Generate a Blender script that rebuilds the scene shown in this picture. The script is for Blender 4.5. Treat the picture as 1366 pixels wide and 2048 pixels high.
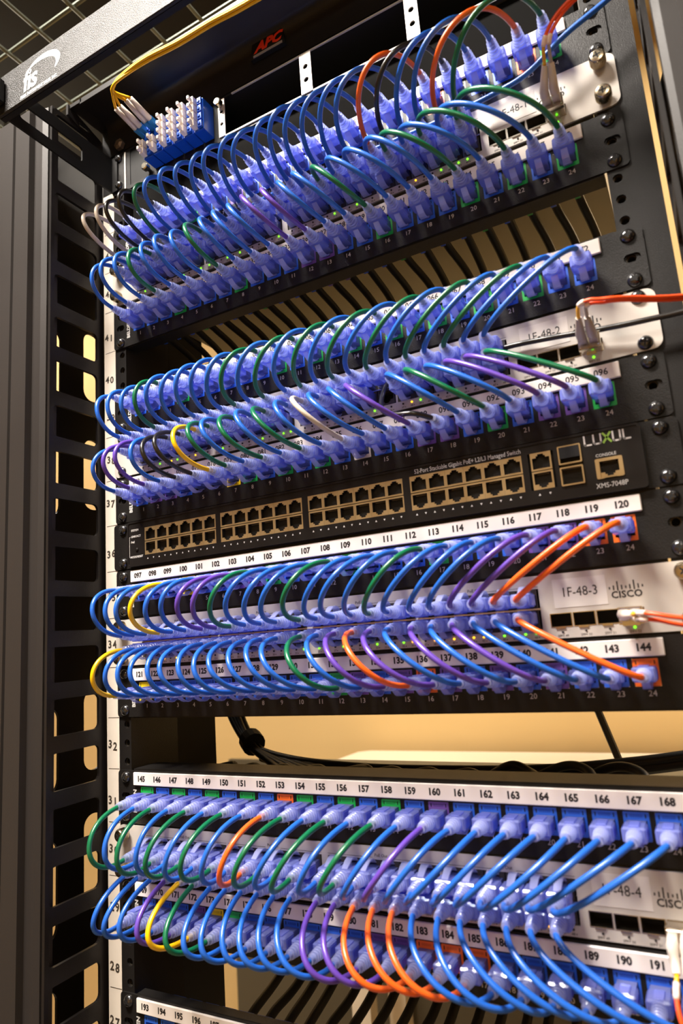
import bpy, math, random
from mathutils import Vector, Matrix
random.seed(7)
# ---------------------------------------------------------------- scene, camera, light
S = 0.001                      # everything below is written in millimetres
Z0 = 1.62                      # height of the bottom of rack unit 36 above the floor, in metres
U = 44.45
for o in list(bpy.data.objects): bpy.data.objects.remove(o, do_unlink=True)
scn = bpy.context.scene; COL = scn.collection
def V(x, y, z): return Vector((x*S, y*S, z*S + Z0))
def uz(u, h=0.0): return (u-36)*U + h          # height in mm of a point h above the bottom of unit u

cam_d = bpy.data.cameras.new('camera'); cam = bpy.data.objects.new('camera', cam_d); COL.objects.link(cam)
RX, RY, RZ = (0.87606546, 0.47666987, -0.07276773), (-0.15170478, 0.12921963, -0.97994283), (-0.4577062, 0.86953328, 0.18551796)
m = Matrix(((RX[0], -RY[0], -RZ[0], 0), (RX[1], -RY[1], -RZ[1], 0), (RX[2], -RY[2], -RZ[2], 0), (0, 0, 0, 1)))
cam.matrix_world = Matrix.Translation(V(473.1, -454.0, -77.1)) @ m
cam_d.sensor_fit = 'VERTICAL'; cam_d.sensor_height = 36.0; cam_d.sensor_width = 24.0
cam_d.lens = 1329.95/2048*36.0
cam_d.clip_start = 0.01; cam_d.clip_end = 50
cam_d.dof.use_dof = True; cam_d.dof.focus_distance = 0.59; cam_d.dof.aperture_fstop = 6.3
scn.camera = cam
scn.view_settings.view_transform = 'Standard'; scn.view_settings.look = 'None'
scn.view_settings.gamma = 1.0; scn.view_settings.exposure = 0.0
try: scn.view_settings.use_curve_mapping = False
except Exception: pass
w = bpy.data.worlds.new('world'); scn.world = w; w.use_nodes = True
w.node_tree.nodes['Background'].inputs[0].default_value = (1.0, 0.93, 0.84, 1)
w.node_tree.nodes['Background'].inputs[1].default_value = 0.05

def area(name, loc, rot, sx, sy, power, color):
    d = bpy.data.lights.new(name, 'AREA'); d.shape = 'RECTANGLE'; d.size = sx; d.size_y = sy
    d.energy = power; d.color = color
    o = bpy.data.objects.new(name, d); COL.objects.link(o); o.location = loc; o.rotation_euler = rot
    return o
CEIL = 2.85
WARM = (1.0, 0.92, 0.83)
# the key lamp, then an added unseen front fill and two added wall lights (their housings are built further down, with the ceiling)
LAMPS = [(-0.08, -0.64, 0.6, 0.24, 94), (0.95, -1.9, 0.6, 0.6, 12), (1.3, 0.82, 1.2, 0.3, 26), (-1.7, 0.7, 1.2, 0.3, 12)]
for i, (lx, ly, sx, sy, pw) in enumerate(LAMPS):
    area('key_or_added_lamp_light', (lx, ly, CEIL-0.035), (0, 0, 0), sx, sy, pw, WARM)

# ---------------------------------------------------------------- materials
def lin(c):
    c = c.lstrip('#'); r = []
    for i in (0, 2, 4):
        v = int(c[i:i+2], 16)/255.0
        r.append(v/12.92 if v <= 0.04045 else ((v+0.055)/1.055)**2.4)
    return (r[0], r[1], r[2], 1)
MATS = {}
def mat(name, hexc, rough=0.5, metal=0.0, spec=0.5, bump=0.0, bscale=400.0, vary=0.0, coat=0.0, emit=0.0, alpha=1.0, sub=0.0):
    if name in MATS: return MATS[name]
    M = bpy.data.materials.new(name); M.use_nodes = True; nt = M.node_tree; b = nt.nodes['Principled BSDF']
    c = lin(hexc)
    b.inputs['Base Color'].default_value = c; b.inputs['Roughness'].default_value = rough
    b.inputs['Metallic'].default_value = metal
    b.inputs['Specular IOR Level'].default_value = spec
    if coat: b.inputs['Coat Weight'].default_value = coat; b.inputs['Coat Roughness'].default_value = 0.12
    if emit: b.inputs['Emission Color'].default_value = c; b.inputs['Emission Strength'].default_value = emit
    if alpha < 1: b.inputs['Alpha'].default_value = alpha
    if bump or vary:
        tc = nt.nodes.new('ShaderNodeTexCoord'); no = nt.nodes.new('ShaderNodeTexNoise')
        no.inputs['Scale'].default_value = bscale; no.inputs['Detail'].default_value = 3
        nt.links.new(tc.outputs['Object'], no.inputs['Vector'])
        if bump:
            bp = nt.nodes.new('ShaderNodeBump'); bp.inputs['Strength'].default_value = bump; bp.inputs['Distance'].default_value = 0.0006
            nt.links.new(no.outputs['Fac'], bp.inputs['Height']); nt.links.new(bp.outputs['Normal'], b.inputs['Normal'])
        if vary:
            mx = nt.nodes.new('ShaderNodeMixRGB'); mx.blend_type = 'MULTIPLY'
            mx.inputs['Color1'].default_value = c
            rp = nt.nodes.new('ShaderNodeValToRGB'); rp.color_ramp.elements[0].color = (1-vary,)*3+(1,); rp.color_ramp.elements[1].color = (1, 1, 1, 1)
            rp.color_ramp.elements[0].position = 0.35; rp.color_ramp.elements[1].position = 0.65
            nt.links.new(no.outputs['Fac'], rp.inputs['Fac']); nt.links.new(rp.outputs['Color'], mx.inputs['Color2'])
            mx.inputs['Fac'].default_value = 1; nt.links.new(mx.outputs['Color'], b.inputs['Base Color'])
    MATS[name] = M; return M
BLACK = mat('black_powder_coat', '#1b1918', 0.4, spec=0.25, bump=0.35, bscale=1600, vary=0.12)
BLACKM = mat('matte_black_steel', '#0c0b0b', 0.6, spec=0.25, bump=0.2, bscale=1500)
FRAMEM = mat('satin_black_frame', '#1e1b1a', 0.36, spec=0.25, bump=0.15, bscale=1200)
ANOD = mat('anodised_dark_post', '#2b2725', 0.5, spec=0.25, bump=0.1, bscale=900)
BARM = mat('textured_grey_bar', '#1a1817', 0.34, spec=0.3, bump=0.9, bscale=1300)
CISG = mat('light_grey_bezel', '#c9c2ba', 0.38, metal=0.15, bump=0.08, bscale=1500)
CISH = mat('pale_grey_steel', '#cfc8bf', 0.45, metal=0.2)
PAPER = mat('white_label_paper', '#efe6df', 0.35, spec=0.4, coat=0.3)
PAPER2 = mat('sticker_paper', '#d9d2cb', 0.5)
TAPE = mat('masking_tape', '#e2d8ca', 0.7, vary=0.06, bscale=60)
INK = mat('black_ink', '#1a1614', 0.6)
PEN = mat('marker_pen_ink', '#3a3128', 0.7)
WINK = mat('white_printing', '#c9c6c2', 0.6)
WHITE = mat('bright_white_printing', '#ffffff', 0.5)
LUXB = mat('satin_charcoal_bezel', '#1a1716', 0.36, spec=0.25, bump=0.12, bscale=1800)
GOLD = mat('pale_brass_shield', '#c2aa7d', 0.33, metal=0.7)
STEEL = mat('bright_steel', '#c9c0b0', 0.22, metal=1.0)
NICKEL = mat('knurled_nickel', '#b8aa90', 0.25, metal=1.0)
SCREWB = mat('black_zinc_screw', '#1a1817', 0.22, spec=0.8, coat=0.5)
HOLE = mat('dark_cavity', '#060505', 0.8)
CONT = mat('grey_port_plastic', '#3a342f', 0.5)
LEDG = mat('green_light', '#6cff1e', 0.4, emit=3.0)
LEDY = mat('amber_light', '#ffb31e', 0.4, emit=3.0)
LEDO = mat('unlit_light', '#241f1c', 0.4)
BULK = mat('black_cable_jacket', '#1c1813', 0.48, bump=0.15, bscale=500)
WALLM = mat('tan_wall_paint', '#d6b478', 0.8, bump=0.05, bscale=60)
CEILM = mat('dark_ceiling', '#1a1814', 0.9)
FLOORM = mat('grey_floor_tile', '#6d675e', 0.6, vary=0.1, bscale=3)
WIRE = mat('galvanised_wire', '#6b6f64', 0.45, metal=0.6)
SLABW = mat('cream_laminate', '#f0e2c8', 0.4)
ADBLUE = mat('blue_adapter_plastic', '#0f4bb4', 0.3)
CAPW = mat('white_dust_cap', '#efe3d6', 0.35)
BOOTW = mat('pale_boot_rubber', '#d6c8bb', 0.45)
BOOTG = mat('grey_boot_rubber', '#b3a79f', 0.45)
REDM = mat('red_badge_letters', '#e23a1c', 0.4)
LAMPM = mat('lamp_diffuser', '#fff4e0', 0.5, emit=6.0)
JCOL = {'b': mat('blue_jack', '#2c62d0', 0.38), 'g': mat('green_jack', '#17a544', 0.38), 'o': mat('orange_jack', '#f06a1e', 0.38),
        'p': mat('purple_jack', '#6c4a9c', 0.38), 'y': mat('yellow_jack', '#f2cf12', 0.38), 'k': mat('black_jack', '#2b2928', 0.4), 'w': mat('grey_jack', '#c9bfb6', 0.4)}
CCOL = {'b': mat('blue_cable_jacket', '#1f60c2', 0.3, spec=0.6), 'g': mat('green_cable_jacket', '#05653f', 0.3, spec=0.6), 'o': mat('orange_cable_jacket', '#f0641c', 0.32, spec=0.6),
        'p': mat('purple_cable_jacket', '#5e3fa6', 0.3, spec=0.6), 'y': mat('yellow_cable_jacket', '#f7c100', 0.32, spec=0.6), 'k': mat('black_patch_jacket', '#1b1815', 0.28, spec=0.6), 'w': mat('white_patch_jacket', '#c7bbab', 0.35, spec=0.6)}
CNAME = {'b': 'blue', 'g': 'green', 'o': 'orange', 'p': 'purple', 'y': 'yellow', 'k': 'black', 'w': 'off-white'}
ORF = mat('orange_fibre_jacket', '#f2521c', 0.35); YEF = mat('yellow_fibre_jacket', '#f5b400', 0.35)

def clear_plastic(name, hexc, mixfac, rough):
    """see-through tinted polycarbonate: a tinted transparent layer under a glossy translucent one"""
    M = bpy.data.materials.new(name); M.use_nodes = True; nt = M.node_tree
    b = nt.nodes['Principled BSDF']; out = nt.nodes['Material Output']
    c = lin(hexc)
    b.inputs['Base Color'].default_value = c; b.inputs['Roughness'].default_value = rough
    b.inputs['Specular IOR Level'].default_value = 0.9; b.inputs['Coat Weight'].default_value = 0.7; b.inputs['Coat Roughness'].default_value = 0.06
    tr = nt.nodes.new('ShaderNodeBsdfTransparent')
    tr.inputs[0].default_value = (min(1, c[0]*0.8+0.34), min(1, c[1]*0.8+0.36), 1, 1)
    tl = nt.nodes.new('ShaderNodeBsdfTranslucent'); tl.inputs[0].default_value = c
    m1 = nt.nodes.new('ShaderNodeMixShader'); m1.inputs[0].default_value = 0.3
    nt.links.new(b.outputs[0], m1.inputs[1]); nt.links.new(tl.outputs[0], m1.inputs[2])
    m2 = nt.nodes.new('ShaderNodeMixShader'); m2.inputs[0].default_value = mixfac
    nt.links.new(m1.outputs[0], m2.inputs[1]); nt.links.new(tr.outputs[0], m2.inputs[2])
    nt.links.new(m2.outputs[0], out.inputs['Surface'])
    return M
PLUG = clear_plastic('blue_tinted_clear_plastic', '#9ba6ec', 0.44, 0.1)
RIBS = clear_plastic('frosted_clear_plastic', '#cdd3fb', 0.5, 0.05)
LATCH = clear_plastic('clear_latch_plastic', '#cfd3fb', 0.5, 0.12)

# ---------------------------------------------------------------- mesh helpers
class MB:
    def __init__(s): s.v = []; s.f = []; s.m = []
    def add(s, vs, fs, mi=0):
        k = len(s.v); s.v += [tuple(v) for v in vs]; s.f += [tuple(i+k for i in f) for f in fs]; s.m += [mi]*len(fs)
    def box(s, x0, x1, y0, y1, z0, z1, mi=0, bev=0.0):
        if bev > 0:
            b = bev; P = []
            for (z, q) in ((z0, b), (z0+b, 0), (z1-b, 0), (z1, b)):
                P += [(x0+b, y0+q, z), (x1-b, y0+q, z), (x1-q, y0+b, z), (x1-q, y1-b, z), (x1-b, y1-q, z), (x0+b, y1-q, z), (x0+q, y1-b, z), (x0+q, y0+b, z)]
            F = [tuple(range(7, -1, -1)), tuple(range(24, 32))]
            for l in range(3):
                for i in range(8): F.append((l*8+i, l*8+(i+1) % 8, (l+1)*8+(i+1) % 8, (l+1)*8+i))
            s.add(P, F, mi); return
        s.add([(x0, y0, z0), (x1, y0, z0), (x1, y1, z0), (x0, y1, z0), (x0, y0, z1), (x1, y0, z1), (x1, y1, z1), (x0, y1, z1)],
              [(3, 2, 1, 0), (4, 5, 6, 7), (0, 1, 5, 4), (1, 2, 6, 5), (2, 3, 7, 6), (3, 0, 4, 7)], mi)
    def tube(s, P, r, n=10, mi=0, cap=True):
        P = [Vector(p) for p in P]; R = r if isinstance(r, (list, tuple)) else [r]*len(P)
        up = None; rings = []
        for i, p in enumerate(P):
            t = (P[min(i+1, len(P)-1)]-P[max(i-1, 0)]).normalized()
            if up is None:
                a = Vector((0, 0, 1)) if abs(t.z) < 0.9 else Vector((1, 0, 0)); up = (a-t*a.dot(t)).normalized()
            else: up = (up-t*up.dot(t)).normalized()
            b = t.cross(up)
            rings.append([p+(up*math.cos(2*math.pi*k/n)+b*math.sin(2*math.pi*k/n))*R[i] for k in range(n)])
        vs = [v for q in rings for v in q]; fs = []
        for i in range(len(P)-1):
            for k in range(n): fs.append((i*n+k, i*n+(k+1) % n, (i+1)*n+(k+1) % n, (i+1)*n+k))
        if cap: fs.append(tuple(range(n-1, -1, -1))); fs.append(tuple((len(P)-1)*n+k for k in range(n)))
        s.add(vs, fs, mi)
    def _lathe(s, prof, n, cx, cz, mi=0):
        """profile of (y, radius) turned about the axis through (cx, cz) along y"""
        vs = []; fs = []
        for y, r in prof:
            for k in range(n): a = 2*math.pi*k/n; vs.append((cx+r*math.cos(a), y, cz+r*math.sin(a)))
        for i in range(len(prof)-1):
            for k in range(n): fs.append((i*n+k, i*n+(k+1) % n, (i+1)*n+(k+1) % n, (i+1)*n+k))
        fs.append(tuple(range(n))); fs.append(tuple((len(prof)-1)*n+k for k in range(n-1, -1, -1)))
        s.add(vs, fs, mi)
    def prism(s, poly, a0, a1, axis='y', mi=0):
        n = len(poly)
        if axis == 'y': vs = [(p[0], a0, p[1]) for p in poly]+[(p[0], a1, p[1]) for p in poly]
        elif axis == 'x': vs = [(a0, p[0], p[1]) for p in poly]+[(a1, p[0], p[1]) for p in poly]
        else: vs = [(p[0], p[1], a0) for p in poly]+[(p[0], p[1], a1) for p in poly]
        fs = [tuple(range(n)), tuple(range(2*n-1, n-1, -1))]+[(i, (i+1) % n, n+(i+1) % n, n+i) for i in range(n)]
        s.add(vs, fs, mi)
    def from_curve(s, cu, fn, mi=0):
        o = bpy.data.objects.new('t', cu); COL.objects.link(o)
        dg = bpy.context.evaluated_depsgraph_get(); dg.update()
        me = o.evaluated_get(dg).to_mesh()
        s.add([fn(v.co) for v in me.vertices], [tuple(p.vertices) for p in me.polygons], mi)
        o.evaluated_get(dg).to_mesh_clear(); bpy.data.objects.remove(o); bpy.data.curves.remove(cu)
    def plate(s, loops, a0, a1, axis='y', mi=0):
        """flat plate with holes; loops are 2D outlines, the first one the outer edge"""
        cu = bpy.data.curves.new('t', 'CURVE'); cu.dimensions = '2D'; cu.fill_mode = 'BOTH'; cu.extrude = abs(a1-a0)/2
        for lp in loops:
            sp = cu.splines.new('POLY'); sp.points.add(len(lp)-1); sp.use_cyclic_u = True
            for i, p in enumerate(lp): sp.points[i].co = (p[0], p[1], 0, 1)
        mid = (a0+a1)/2
        if axis == 'y': s.from_curve(cu, lambda c: (c.x, mid-c.z, c.y), mi)
        elif axis == 'x': s.from_curve(cu, lambda c: (mid+c.z, c.x, c.y), mi)
        else: s.from_curve(cu, lambda c: (c.x, c.y, mid+c.z), mi)
    def text(s, body, x, z, size, y=0.0, align='CENTER', thick=0.0, bold=0.0, rot=0.0, mi=0, sx=1.0, shear=0.0, spacing=1.0):
        cu = bpy.data.curves.new('t', 'FONT'); cu.body = body; cu.size = size; cu.align_x = align; cu.align_y = 'CENTER'
        cu.extrude = 0.06; cu.offset = bold*size; cu.resolution_u = 2; cu.shear = shear; cu.space_character = spacing
        ca, sa = math.cos(rot), math.sin(rot)
        s.from_curve(cu, lambda c: (x+(c.x*sx)*ca-c.y*sa, y-c.z, z+(c.x*sx)*sa+c.y*ca), mi)
    def mesh(s, name, mats, smooth=False):
        me = bpy.data.meshes.new(name)
        me.from_pydata([(v[0]*S, v[1]*S, v[2]*S) for v in s.v], [], s.f)
        for mm in (mats if isinstance(mats, (list, tuple)) else [mats]): me.materials.append(mm)
        me.polygons.foreach_set('material_index', s.m)
        if smooth is True: me.polygons.foreach_set('use_smooth', [True]*len(s.f))
        elif smooth:
            me.polygons.foreach_set('use_smooth', [True]*len(s.f)); me.set_sharp_from_angle(angle=math.radians(smooth))
        me.update(); return me
    def build(s, name, mats, parent=None, smooth=False, loc=None):
        return put(name, s.mesh(name, mats, smooth), parent, loc)
def put(name, me, parent=None, loc=None, rot=None):
    o = bpy.data.objects.new(name, me); COL.objects.link(o)
    if parent is not None: o.parent = parent
    if loc is not None: o.location = (loc[0]*S, loc[1]*S, loc[2]*S)
    if rot is not None: o.rotation_euler = rot
    return o
def tag(o, label, cat, group=None):
    o['label'] = label; o['category'] = cat
    if group: o['group'] = group
    return o
def thing(name, label, cat, loc, group=None):
    o = bpy.data.objects.new(name, None); COL.objects.link(o); o.location = V(*loc); o.empty_display_size = 0.01
    return tag(o, label, cat, group)
def solid(mb, name, mats, label, cat, group=None, smooth=False):
    """a thing that is one mesh; coordinates are rack millimetres"""
    o = mb.build(name, mats, smooth=smooth); o.location = (0, 0, Z0); return tag(o, label, cat, group)
def struct(mb, name, mats, smooth=False):
    o = mb.build(name, mats, smooth=smooth); o.location = (0, 0, Z0); o['kind'] = 'structure'; return o
def rrect(x0, x1, z0, z1, r=2.0, n=4):
    P = []
    for cx, cz, a0 in ((x1-r, z1-r, 0), (x0+r, z1-r, 90), (x0+r, z0+r, 180), (x1-r, z0+r, 270)):
        for k in range(n+1): a = math.radians(a0+90*k/n); P.append((cx+r*math.cos(a), cz+r*math.sin(a)))
    return P
def circ(cx, cz, r, n=16): return [(cx+r*math.cos(2*math.pi*k/n), cz+r*math.sin(2*math.pi*k/n)) for k in range(n)]
def bez(A, B, a, b, n=22):
    A, B, a, b = Vector(A), Vector(B), Vector(a), Vector(b); P = []
    for i in range(n):
        t = i/(n-1); P.append(A*(1-t)**3+(A+a)*3*(1-t)**2*t+(B+b)*3*(1-t)*t*t+B*t**3)
    return P
def plen(P): return sum((P[i+1]-P[i]).length for i in range(len(P)-1))
def spline(P, n=8):
    P = [Vector(p) for p in P]; Q = [P[0]*2-P[1]]+P+[P[-1]*2-P[-2]]; R = []
    for i in range(1, len(Q)-2):
        for k in range(n):
            t = k/n; a, b, c, d = Q[i-1], Q[i], Q[i+1], Q[i+2]
            R.append(0.5*((2*b)+(c-a)*t+(2*a-5*b+4*c-d)*t*t+(3*b-a-3*c+d)*t**3))
    R.append(P[-1]); return R

# ---------------------------------------------------------------- room
def room_box(name, x0, x1, y0, y1, z0, z1, mt):
    b = MB(); b.box(x0, x1, y0, y1, z0, z1)
    o = b.build(name, mt); o['kind'] = 'structure'; return o
RXA, RXB, RYA, RYB, H = -2600, 2600, -3200, 1040, 3200
room_box('floor', RXA-100, RXB+100, RYA-100, RYB+100, -100, 0, FLOORM)
room_box('ceiling', RXA-100, RXB+100, RYA-100, RYB+100, H, H+100, CEILM)
room_box('wall_back', RXA-100, RXB+100, RYB, RYB+100, 0, H, WALLM)
room_box('wall_front', RXA-100, RXB+100, RYA-100, RYA, 0, H, WALLM)
room_box('wall_left', RXA-100, RXA, RYA, RYB, 0, H, WALLM)
room_box('wall_right', RXB, RXB+100, RYA, RYB, 0, H, WALLM)
WH = ['in front of the rack', 'added fill light front right of the rack', 'added wall light behind the rack to the right', 'added wall light behind the rack to the left']
for i, (lx, ly, sx, sy, pw) in enumerate(LAMPS):
    t = thing('key_or_added_light', 'rectangular lamp hung from the dark ceiling, '+WH[i], 'ceiling light', (lx*1000, ly*1000, CEIL*1000-Z0*1000))
    b = MB(); X, Y = sx*500, sy*500
    b.box(-X-30, X+30, -Y-30, -Y, -45, 0); b.box(-X-30, X+30, Y, Y+30, -45, 0); b.box(-X-30, -X, -Y, Y, -45, 0); b.box(X, X+30, -Y, Y, -45, 0)
    b.build('lamp_frame', WIRE, t)
    for q in (-1, 1): b = MB(); b.box(q*X*.8-4, q*X*.8+4, -4, 4, -12, H-CEIL*1000); b.build('hanging_rod', WIRE, t)
    b = MB(); b.box(-X, X, -Y, Y, -20, -12); b.build('lamp_diffuser', LAMPM, t)

b = MB(); b.box(-650, 410, RYB-12, RYB, 690, 1230); struct(b, 'shade_board_1', mat('olive_wall_shade', '#453e2d', 0.8, bump=0.05, bscale=60))  # added board; its dark olive paints the shaded wall behind the upper gap
b = MB(); b.box(-700, 2600, RYB-14, RYB, -Z0*1000, -372); struct(b, 'shade_board_2', mat('brown_table_shade', '#544a35', 0.8, bump=0.05, bscale=60))  # added low board; its brown paints in the shade below the table
# white laminate slab seen through the gap below the third switch
b = MB(); b.plate([[(-291, 720), (-300, 750), (-286, 985), (-262, 1002), (700, 1018), (700, 720)]], -366, -340, 'z')
for lx in (-250, 640):
    for ly in (810, 970): b.box(lx, lx+40, ly, ly+30, -Z0*1000, -366)
solid(b, 'side_table', SLABW, 'cream white table top with a rounded corner against the wall behind the rack', 'table')
# wire basket tray overhead, upper left
b = MB()
for k in range(11): b.tube([(-512+60*k, -340, 700), (-512+60*k, 520, 700)], 2.6, 6)
for k in range(9): b.tube([(-512, -277+98*k, 704), (88, -277+98*k, 704)], 2.6, 6)
for xx in (-512, 88):
    for h in (745, 790): b.tube([(xx, -340, h), (xx, 520, h)], 2.6, 6)
    for k in range(9): b.tube([(xx, -277+98*k, 700), (xx, -277+98*k, 792)], 2.6, 6)
solid(b, 'wire_cable_tray', WIRE, 'galvanised wire basket tray hanging overhead at the upper left', 'cable tray')

# ---------------------------------------------------------------- rack frame
rack = thing('equipment_rack', 'black open equipment rack with slotted side panels and grooved posts', 'rack', (232.5, 0, -Z0*1000))
def rk(b, name, mt, smooth=False):
    o = b.build(name, mt, rack, smooth); o.location = (-232.5*S, 0, Z0); return o
ZB, ZT = uz(22), uz(47, 2)
ZP = 472                       # top of the front posts and side panels
HZ = [uz(u, h) for u in range(24, 47) for h in (6.35, 22.225, 38.1)]
for x0, x1, hx, s in ((-25, 5, 0, -1), (459, 490, 465.1, 1)):
    b = MB(); b.box(x0, x1, 0, 2, ZB, uz(24)); b.box(x0, x1, 0, 2, uz(47), ZT)
    for u in range(24, 47): b.plate([[(x0, uz(u)), (x1, uz(u)), (x1, uz(u+1)), (x0, uz(u+1))]]+[circ(hx, uz(u, h), 3.3, 12) for h in (6.35, 22.225, 38.1)], 0, 2.0)
    xi = x1 if s < 0 else x0
    b.box(min(xi, xi-2*(-s)), max(xi, xi+2*s), 2, 60, ZB, ZT)
    b.box(x0+2, x1-2, 24, 26, ZB, ZT)
    rk(b, 'mounting_rail', BLACK)
    b = MB()
    for z in HZ:                                   # tapped thread rims behind the rail
        a = [circ(hx, z, 3.3, 12), circ(hx, z, 2.7, 12)]; b.plate(a, 2.0, 4.5)
    o = rk(b, 'threaded_hole', mat('dull_thread_metal', '#5a5248', 0.45, metal=0.8)); o['kind'] = 'stuff'
# slotted side panels, front posts
for s, xp in ((-1, -30), (1, 495)):
    b = MB(); holes = []
    for u in range(23, 46): holes.append(rrect(-58, -6, uz(u, 36), uz(u+1, 22), 5))
    b.plate([[(-62, ZB), (2, ZB), (2, ZP), (-62, ZP)]]+holes, xp-1.5, xp+1.5, 'x'); rk(b, 'slotted_side_panel', FRAMEM)
    b = MB()
    if s < 0: prof = [(-34, -50), (-34, -62), (-40, -64), (-51, -64), (-52, -70), (-73, -70), (-74, -67), (-76, -67), (-77, -70), (-102, -70), (-103, -67), (-105, -67), (-106, -70), (-150, -70), (-150, -50)]
    else: prof = [(499, -50), (499, -62), (503, -64), (512, -64), (514, -70), (536, -70), (537, -67), (539, -67), (540, -70), (566, -70), (567, -67), (569, -67), (570, -70), (615, -70), (615, -50)]
    b.prism(prof, ZB, ZP, 'z'); rk(b, 'front_post', ANOD)
    # perforated outer side wall behind the front post
    xo = -78 if s < 0 else 560
    b = MB(); holes = []
    for z0, z1 in ((-560, -470), (-435, -360), (-322, -238), (-198, -122), (62, 138), (182, 260)):
        for y0, y1, dz in ((-34, -11, 0), (18, 42, 12)): holes.append(rrect(y0, y1, z0+dz, z1+dz, 11.2, 6))
    b.plate([[(-50, ZB), (190, ZB), (190, ZP), (-50, ZP)]]+(holes if s < 0 else []), xo-1.5, xo+1.5, 'x')
    if s < 0: rk(b, 'perforated_side_wall', FRAMEM)
# inner black side plate behind the left rail and rear uprights
b = MB(); b.box(3, 5, 60, 117, ZB, ZT); rk(b, 'inner_side_plate', HOLE)
b = MB(); b.box(5, 459, 180, 190, uz(28, -1), uz(28, 8)); rk(b, 'rear_crossbar', BLACKM)

# tape strip with handwritten unit numbers
tp = thing('marking_tape', 'pale tape strip on the left rail with handwritten unit numbers', 'tape', (-16, -0.3, uz(26)))
b = MB(); b.box(-8.5, 7, -0.25, 0.0, 0, uz(45, 2)-uz(26)); b.build('tape_strip', TAPE, tp)
b = MB()
for u in range(27, 44):
    z = uz(u, 20+random.uniform(-3, 3))-uz(26)
    dx = random.uniform(-1, 1)
    b.text(str(u)[0], -4.2+dx, z+random.uniform(-1, 1), 9.8, -0.4, rot=random.uniform(-.08, .08), bold=0.025)
    b.text(str(u)[1], 2.0+dx, z-1+random.uniform(-1, 1), 9.8, -0.4, rot=random.uniform(-.1, .1), bold=0.025)
for u in range(27, 45):
    z = uz(u)-uz(26); q = random.uniform(-.8, .8); b.box(-6.5, 6.8, -0.4, -0.3, z+q, z+q+0.45)
b.build('handwritten_lettering', PEN, tp)

# ---------------------------------------------------------------- shared meshes
def screw_mesh():
    b = MB(); b._lathe([(0, 4.9), (-0.6, 4.9), (-2.0, 4.1), (-3.0, 2.6), (-3.2, 1.7)], 18, 0, 0, 0)
    for a in (0.6, 0.6+math.pi/2):
        c, s_ = math.cos(a), math.sin(a); L, w_ = 2.6, 0.5
        P = [(c*L-s_*w_, s_*L+c*w_), (-c*L-s_*w_, -s_*L+c*w_), (-c*L+s_*w_, -s_*L-c*w_), (c*L+s_*w_, s_*L-c*w_)]
        b.prism(P, -3.25, -2.6, 'y', 1)
    return b.mesh('screw', [SCREWB, HOLE], 40)
SCREW = screw_mesh()
def thumb_mesh():
    b = MB(); b._lathe([(0, 3.2), (-2.2, 3.2), (-2.3, 5.2), (-9.2, 5.2), (-10.2, 4.4), (-10.5, 2.8)], 28, 0, 0, 0)
    for k in range(28):
        a = 2*math.pi*k/28; b.box(5.25*math.cos(a)-.25, 5.25*math.cos(a)+.25, -9, -2.6, 5.25*math.sin(a)-.25, 5.25*math.sin(a)+.25)
    for q in ((2.6, .5), (.5, 2.6)): b.box(-q[0], q[0], -10.6, -10.0, -q[1], q[1], 1)
    return b.mesh('thumb_screw', [NICKEL, HOLE], 40)
THUMB = thumb_mesh()
def jack_mesh(k):
    b = MB()
    b.plate([rrect(-7.3, 7.3, -8.2, 8.2, 0.5, 1), [(-5.9, -5.2), (-3.4, -5.2), (-3.4, -6.6), (3.4, -6.6), (3.4, -5.2), (5.9, -5.2), (5.9, 3.6), (-5.9, 3.6)]], -1.6, 1.2)
    for x0, x1, z0, z1 in ((-5.9, 5.9, 3.6, 5.2), (-5.9, 5.9, -8.2, -5.2), (-7.3, -5.9, -8.2, 8.2), (5.9, 7.3, -8.2, 8.2)): b.box(x0, x1, 1.2, 13, z0, z1)
    for x in (-5.6, 5.0): b.box(x, x+.6, -1.75, -1.6, 4.9, 7.2, 1)
    b.box(-3.6, 3.6, -1.72, -1.6, 5.3, 6.9, 2)
    b.box(-7.0, 7.0, 13, 33, -7.6, 7.8); b.box(-2, 2, 33, 37, -9.6, -5)
    b.box(-5.85, 5.85, 12, 12.9, -5.2, 3.6, 1)
    return b.mesh('jack', [JCOL[k], HOLE, mat(k+'_jack_relief', {'b': '#1d4cb4', 'g': '#0f8a38', 'o': '#d85a12', 'p': '#573a85', 'y': '#d8b80c', 'k': '#1d1b1a', 'w': '#b0a69d'}[k], 0.5)])
JACK = {k: jack_mesh(k) for k in JCOL}
def port_mesh(up, frame, wid=13.6, hgt=12.6, name='ethernet_port'):
    b = MB(); f = 1 if up else -1
    o = [(-5.7, -5.0*f), (5.7, -5.0*f), (5.7, 2.6*f), (3.1, 2.6*f), (3.1, 3.9*f), (1.9, 3.9*f), (1.9, 5.1*f), (-1.9, 5.1*f), (-1.9, 3.9*f), (-3.1, 3.9*f), (-3.1, 2.6*f), (-5.7, 2.6*f)]
    b.plate([[(-wid/2, -hgt/2), (wid/2, -hgt/2), (wid/2, hgt/2), (-wid/2, hgt/2)], o], -0.4, 0.4)
    b.box(-5.9, 5.9, 0.5, 12, -5.3, -5.1, 1); b.box(-5.9, 5.9, 0.5, 12, 5.1, 5.3, 1); b.box(-5.9, -5.7, 0.5, 12, -5.2, 5.2, 1); b.box(5.7, 5.9, 0.5, 12, -5.2, 5.2, 1)
    b.box(-5.9, 5.9, 12, 12.2, -5.2, 5.2, 1)
    for k in range(8): b.box(-3.6+k*1.0, -3.3+k*1.0, 1.5, 9, min(-4.6*f, -4.3*f), max(-4.6*f, -4.3*f), 2)
    return b.mesh(name, [frame, HOLE, GOLD])
PORT_U, PORT_D = port_mesh(True, CONT), port_mesh(False, CONT)
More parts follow.
